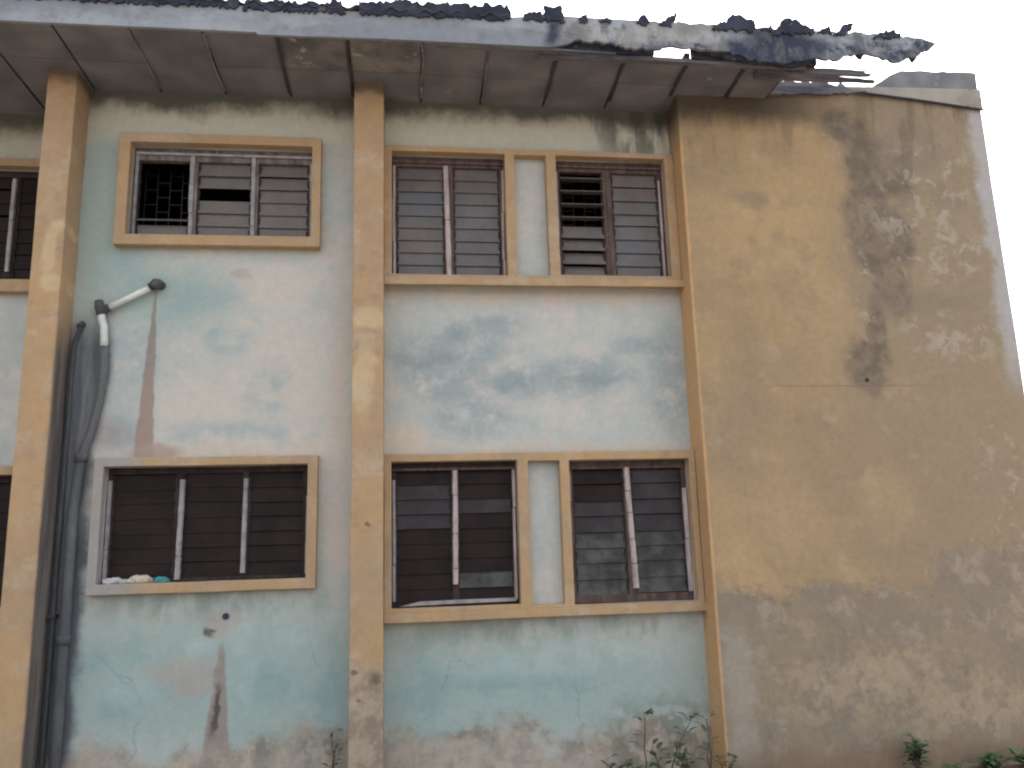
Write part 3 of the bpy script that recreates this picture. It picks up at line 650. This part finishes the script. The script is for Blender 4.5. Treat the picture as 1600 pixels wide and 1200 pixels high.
# broken roof sheet remnants along the fascia
pieces = [
 [(-.39, 6.58), (-.39, 6.70), (-.17, 6.71), (-.03, 6.74), (.16, 6.72), (.39, 6.75), (.42, 6.73), (.53, 6.75), (.61, 6.71), (.73, 6.74), (.84, 6.73), (.93, 6.73), (.96, 6.63), (.9, 6.6)],
 [(1.06, 6.6), (1.07, 6.67), (1.16, 6.71), (1.24, 6.67), (1.25, 6.74), (1.32, 6.75), (1.38, 6.78), (1.42, 6.73), (1.43, 6.61)],
 [(1.57, 6.62), (1.59, 6.69), (1.64, 6.71), (1.64, 6.62)], [(1.74, 6.63), (1.8, 6.68), (1.86, 6.68), (1.87, 6.63)],
 [(2.10, 6.62), (2.15, 6.71), (2.19, 6.71), (2.23, 6.63)], [(2.31, 6.62), (2.41, 6.72), (2.49, 6.77), (2.48, 6.71), (2.42, 6.62)],
 [(2.81, 6.62), (2.89, 6.68), (2.96, 6.72), (3.06, 6.79), (3.15, 6.75), (3.25, 6.74), (3.21, 6.61)], [(3.28, 6.63), (3.39, 6.7), (3.4, 6.63)],
 [(3.40, 6.6), (3.5, 6.72), (3.57, 6.78), (3.65, 6.76), (3.71, 6.71), (3.8, 6.67), (3.82, 6.62)], [(3.84, 6.63), (3.97, 6.73), (3.98, 6.63)],
 [(4.00, 6.61), (4.13, 6.74), (4.23, 6.75), (4.12, 6.62)], [(4.4, 6.62), (4.5, 6.68), (4.6, 6.71), (4.68, 6.66), (4.66, 6.62)],
 [(-1.36, 6.57), (-1.34, 6.66), (-1.1, 6.67), (-.88, 6.66), (-.73, 6.66), (-.72, 6.64), (-.61, 6.7), (-.53, 6.68), (-.5, 6.58)],
 [(-3.4, 6.57), (-3.4, 6.66), (-2.6, 6.65), (-2.2, 6.63), (-1.8, 6.65), (-1.4, 6.66), (-1.4, 6.58)]]
for i, p in enumerate(pieces):
    MB().prism(ragged(p, amp=.02, step=.02, sd=20+i), -1.05, -1.02, amp=.012, sd=i).build('roof_sheet_fragment', M['char'], B)
for i, (x, z, l, h) in enumerate([(2.05, 6.40, .05, .05), (1.75, 6.44, .04, .03), (4.2, 6.44, .12, .04), (4.75, 6.43, .1, .03), (3.0, 6.38, .14, .05), (2.72, 6.42, .08, .03)]):
    MB().prism(ragged([(x, z+.04), (x+l*.3, z-h*.3), (x+l*.5, z-h), (x+l*.8, z-h*.2), (x+l, z+.04)], amp=.006, step=.02, sd=60+i), -1.0, -.985).build('charred_splinter', M['char'], B)
# corrugated roof left of the burnt part, ridge and back slope
def corrugated(x0, x1, y0, y1, z0, z1):
    mb = MB(); nx = int((x1-x0)/.02); ny = 6; rnd = random.Random(3)
    for k in (0, 1):
        for j in range(ny+1):
            for i in range(nx+1):
                x = x0+(x1-x0)*i/nx; y = y0+(y1-y0)*j/ny; z = z0+(z1-z0)*j/ny
                if j == 0: y += .03*noise.noise(Vector((x*6, 0, 0)))
                mb.v.append(Vector((x, y, z+.018*math.sin(x*2*math.pi/.146)+(0 if k == 0 else .007))))
    N = (nx+1)*(ny+1)
    for j in range(ny):
        for i in range(nx):
            a = j*(nx+1)+i; q = [a, a+1, a+nx+2, a+nx+1]
            mb.face(q[::-1], 0, True); mb.face([N+t for t in q], 0, True)
    for i in range(nx): mb.face([i, i+1, N+i+1, N+i])
    return mb.build('corrugated_roof', M['tile'], B)
corrugated(-7.4, .93, -1.06, 4.0, 6.63, 7.55)
MB().box(-7.4, 5.9, 3.9, 4.0, 7.3, 7.4).build('ridge_beam', M['batten'], B)
for x in (1.4, 2.6, 3.8, 5.0):
    mt = Matrix.Translation((x, .1, 6.47)) @ Matrix.Rotation(math.atan2(.85, 3.9), 4, 'X')
    MB().box(-.025, .025, 0, 3.95, 0, .1, mat=mt).build('rafter', M['char'], B)
corrugated(-7.4, 5.9, 8.4, 4.0, 6.5, 7.56)

# parapet and coping on the tan wall
MB().prism(ragged([(4.62, 6.533), (4.80, 6.56), (4.95, 6.66), (5.08, 6.735), (5.15, 6.765), (5.5, 6.77), (5.99, 6.775), (5.985, 6.533)], amp=.006, step=.06, sd=2), -.32, .1, amp=.004).build('parapet', M['parapet'], B)
MB().prism([(4.3, 6.50), (4.8, 6.455), (5.3, 6.41), (5.7, 6.365), (5.99, 6.335), (5.992, 6.565), (5.0, 6.545), (4.6, 6.535), (4.3, 6.525)], -.352, -.3355).build('coping', M['coping'], B, bevel=.003)
MB().tube([(3.6, -.345, 6.52), (4.3, -.355, 6.49), (4.8, -.357, 6.448), (5.3, -.357, 6.402), (5.7, -.357, 6.357), (5.99, -.357, 6.325)], .012, 8).build('sagging_cable', M['char'], B)

# ------------------------------------------------------------------ waste pipes
t = bpy.data.objects.new('waste_pipe', None); COL.objects.link(t); t.parent = B
bpy.data.objects.remove(t)
pp = MB().tube([(-2.255, -.06, 4.405), (-2.63, -.06, 4.195)], .028, 16).build('waste_pipe', M['pvc'], B, label='white plastic branch pipe slanting down across the wall')
MB().tube([(-2.2, .0, 4.425), (-2.215, -.05, 4.43), (-2.24, -.065, 4.42), (-2.285, -.062, 4.392)], [.04, .045, .045, .036], 14).build('elbow', M['elbow'], pp)
MB().tube([(-2.235, -.06, 4.465), (-2.235, -.06, 4.38)], .032, 12).build('elbow', M['elbow'], pp)
p2 = MB().tube([(-2.685, -.06, 4.15), (-2.678, -.06, 4.09), (-2.655, -.06, 4.02), (-2.645, -.06, 3.9), (-2.642, -.06, 3.84)], .034, 16).build('waste_pipe', M['pvc'], B, label='short white downpipe below the grey tee')
MB().tube([(-2.715, -.06, 4.26), (-2.70, -.062, 4.2), (-2.68, -.062, 4.13)], [.036, .044, .042], 14).build('tee_joint', M['elbow'], p2)
MB().tube([(-2.70, -.06, 4.17), (-2.62, -.06, 4.20)], .037, 14).build('tee_joint', M['elbow'], p2)
p3 = MB().tube([(-2.642, -.05, 3.86), (-2.63, -.05, 3.6), (-2.655, -.04, 3.35), (-2.70, -.04, 3.1), (-2.765, -.05, 2.87), (-2.80, -.055, 2.4), (-2.80, -.055, 1.3), (-2.79, -.055, -.1)], [.037, .037, .036, .036, .042, .045, .045, .045], 16).build('waste_pipe', M['pipe'], B, label='grey painted downpipe curving towards the pillar')
for z, x in ((2.86, -2.768), (1.35, -2.80)): MB().tube([(x, -.055, z+.04), (x, -.055, z-.04)], .053, 16).build('pipe_collar', M['pipe'], p3)
p4 = MB().tube([(-2.86, .0, 4.04), (-2.865, -.03, 4.0), (-2.9, -.04, 3.88), (-2.905, -.04, 3.6), (-2.903, -.04, 1.6), (-2.90, -.04, -.1)], .02, 14).build('waste_pipe', M['pipe2'], B, label='thin grey pipe tight against the pillar')
MB().tube([(-2.86, .0, 4.06), (-2.865, -.045, 4.03)], .03, 12).build('elbow', M['elbow'], p4)
MB().box(-2.94, -2.87, -.08, -.0005, 1.53, 1.555).build('pipe_bracket', M['elbow'], p4)
# open pipe ends through the wall
for x, z, r in ((-1.524, 1.487, .028),):
    MB().tube([(x, -.012, z), (x, .1, z)], r, 14).build('pipe_stub', M['char'], B)

# ------------------------------------------------------------------ litter on the lower left sill
def crumple(name, mat, label, cat, x, z, y, sx, sy, sz, sd):
    bm = bmesh.new(); bmesh.ops.create_icosphere(bm, subdivisions=4, radius=1)
    for v in bm.verts:
        p = v.co.copy(); n = noise.noise(p*1.7+Vector((sd, 0, 0)))*.35+abs(noise.noise(p*4+Vector((0, sd, 0))))*.45
        q = p*(.75+n); v.co = Vector((q.x*sx, q.y*sy, max(q.z, -.5)*sz+.5*sz))
    me = bpy.data.meshes.new(name); bm.to_mesh(me); bm.free(); me.materials.append(mat)
    for f in me.polygons: f.use_smooth = True
    o = bpy.data.objects.new(name, me); COL.objects.link(o); o.location = (x, y, z)
    tag(o, label, cat, 'litter on the lower left window sill'); return o
crumple('rag', M['rag'], 'flat white crumpled rag at the left corner of the lower left window sill', 'rag', -2.43, 1.787, -.03, .13, .05, .035, 1)
crumple('rag', M['cream'], 'cream crumpled rag between the white rag and the turquoise plastic on the sill', 'rag', -2.23, 1.787, -.035, .11, .045, .048, 5)
crumple('plastic_bag', M['turq'], 'crumpled turquoise plastic bag on the lower left window sill', 'plastic bag', -2.06, 1.787, -.03, .075, .04, .035, 9)

# ------------------------------------------------------------------ plants
def leafshape(mb, p, d, up, L, W, mi=0):
    d = d.normalized(); s_ = d.cross(up).normalized(); n = s_.cross(d).normalized(); b = len(mb.v)
    for t_, w_ in ((0, .06), (.3, .85), (.6, 1), (.85, .55), (1, .03)):
        c_ = p+d*L*t_-n*(L*.35*t_*t_)
        mb.v += [c_-s_*W*w_*.5+n*W*w_*.12, c_, c_+s_*W*w_*.5+n*W*w_*.12]
    for k in range(4):
        i = b+k*3; mb.face([i, i+1, i+4, i+3], mi, True); mb.face([i+1, i+2, i+5, i+4], mi, True)

def weed(x, y, h, sd, label, leafm='leaf', nst=2, L=.09, W=.06, den=5, spread=.25, z=0, name='weed', cat='weed'):
    rnd = random.Random(sd); st = MB(); lf = MB()
    for s_ in range(nst):
        a = rnd.uniform(0, 6.28); px = Vector((rnd.uniform(-.03, .03), rnd.uniform(-.03, .03), 0)); path = [px]; n = 6
        hh = h*rnd.uniform(.6, 1) if s_ else h
        dr = Vector((rnd.uniform(-1, 1)*spread, rnd.uniform(-.2, .2)*spread, 0))
        for k in range(1, n+1): path.append(px+dr*(k/n)**1.5*hh*2+Vector((rnd.uniform(-.01, .01), rnd.uniform(-.01, .01), hh*k/n)))
        st.tube(path, [.006*(1-.7*k/n)+.0015 for k in range(n+1)], 6)
        for k in range(1, n+1):
            for q in range(den if k > 2 else max(1, den//3)):
                if rnd.random() < .35 and k < n: continue
                an = rnd.uniform(0, 6.28); d = Vector((math.cos(an), math.sin(an)*.7-.25, rnd.uniform(.1, .9)))
                bp = path[k]+Vector((0, 0, rnd.uniform(-.03, .02))); e = bp+d.normalized()*rnd.uniform(.015, .06)
                st.tube([bp, e], .0018, 4)
                leafshape(lf, e, d, Vector((0, 0, 1)), L*rnd.uniform(.6, 1.15), W*rnd.uniform(.6, 1.1))
    r = bpy.data.objects.new(name, None); COL.objects.link(r); r.location = (x, y, z)
    st.build('stem', M['stem'], r); lf.build('leaves', M[leafm], r)
    return tag(r, label, cat, 'weeds along the foot of the walls')
weed(1.97, -.36, .60, 3, 'tallest leaning weed with few leaves, furthest left by the mint wall corner', nst=1, L=.1, W=.05, den=2, spread=.1)
weed(2.14, -.42, .50, 5, 'dark leaved weed just right of the tall leaning one', nst=2, L=.09, W=.055, den=3)
weed(2.50, -.5, .54, 11, 'leafy weed touching the ochre corner of the tan wall', nst=2, L=.085, W=.055, den=3, spread=.1)
weed(2.30, -.46, .32, 17, 'short bushy weed between the taller weeds at the mint wall', nst=4, L=.07, W=.045, den=4)
weed(1.80, -.4, .22, 23, 'low sprawling weed below the mint wall, left end of the cluster', nst=4, L=.07, W=.05, den=3, spread=.5)
weed(2.62, -.55, .25, 29, 'small weed at the very foot of the ochre corner', nst=3, L=.06, W=.04, den=3)
weed(4.33, -.47, .27, 31, 'bright green upright weed alone in front of the tan wall', 'leafb', nst=4, L=.075, W=.055, den=6, spread=.08)
weed(4.95, -.5, .09, 37, 'low green ground weed right of the bright upright weed', 'leafb', nst=6, L=.07, W=.05, den=4, spread=.9)
weed(5.3, -.55, .1, 41, 'low green ground weed nearest the right end of the tan wall', 'leafb', nst=6, L=.07, W=.05, den=4, spread=.9)
weed(4.6, -.6, .06, 43, 'tiny ground weed just beside the bright upright weed', 'leafb', nst=4, L=.05, W=.04, den=4, spread=.8)
weed(-.58, -.12, .52, 47, 'spindly weed left of the middle ochre pillar', nst=2, L=.06, W=.035, den=2, spread=.12)
weed(-.66, -.15, .36, 53, 'shorter weed beside the spindly one at the middle pillar', nst=2, L=.06, W=.035, den=2, spread=.2)

# dry twig growing on the parapet
mb = MB(); rnd = random.Random(8)
for k in range(9):
    a = rnd.uniform(-.5, .6); p0 = Vector((rnd.uniform(-.05, .05), 0, 0)); pth = [p0]
    for q in range(5): a += rnd.uniform(-.3, .3); pth.append(pth[-1]+Vector((math.sin(a), rnd.uniform(-.3, .3), math.cos(a)))*.05*rnd.uniform(.5, 1.2))
    mb.tube(pth, [.004, .003, .003, .002, .002, .001], 5)
    for q in (2, 3, 4):
        d = Vector((rnd.uniform(-1, 1), rnd.uniform(-.5, .5), .6)).normalized(); mb.tube([pth[q], pth[q]+d*.05], [.002, .001], 4)
o = mb.build('dry_weed', M['dry']); o.location = (4.86, -.1, 6.53)
tag(o, 'dry leafless weed sprouting from the left slope of the grey parapet', 'weed')

# tree beyond the right end of the building
def tree(x, y, H_, rad, sd, label):
    rnd = random.Random(sd); root = bpy.data.objects.new('tree', None); COL.objects.link(root); root.location = (x, y, 0)
    tr = MB(); tr.tube([(0, 0, -.1), (.1, 0, H_*.25), (-.05, .1, H_*.5), (0, 0, H_*.8)], [.28, .22, .16, .06], 10)
    cents = []
    for k in range(16):
        a = rnd.uniform(0, 6.28); rr = rad*rnd.uniform(.3, .85); z = H_*rnd.uniform(.5, .92)
        e = Vector((math.cos(a)*rr, math.sin(a)*rr, z)); s0 = Vector((0, .05, H_*rnd.uniform(.3, .6)))
        tr.tube([s0, s0.lerp(e, .5)+Vector((0, 0, .2)), e], [.08, .05, .02], 6); cents.append(e)
    tr.build('trunk', M['bark'], root)
    lf = MB()
    for c_ in cents:
        for q in range(330):
            d = Vector((rnd.gauss(0, 1), rnd.gauss(0, 1), rnd.gauss(0, .7))); d = d.normalized()*rnd.random()**.4*rad*.36
            p = c_+d; dd = Vector((rnd.uniform(-1, 1), rnd.uniform(-1, 1), rnd.uniform(-.6, .3))).normalized(); b = len(lf.v)
            s_ = dd.cross(Vector((0, 0, 1))).normalized()
            L_ = rnd.uniform(.14, .26); W_ = L_*.3
            lf.v += [p, p+dd*L_*.5+s_*W_, p+dd*L_, p+dd*L_*.5-s_*W_]; lf.face([b, b+1, b+2, b+3])
    lf.build('crown', M['leafd'], root)
    tag(root, label, 'tree')
tree(20.9, 13.5, 7.6, 2.5, 4, 'dark leafy tree far behind the right end of the building')
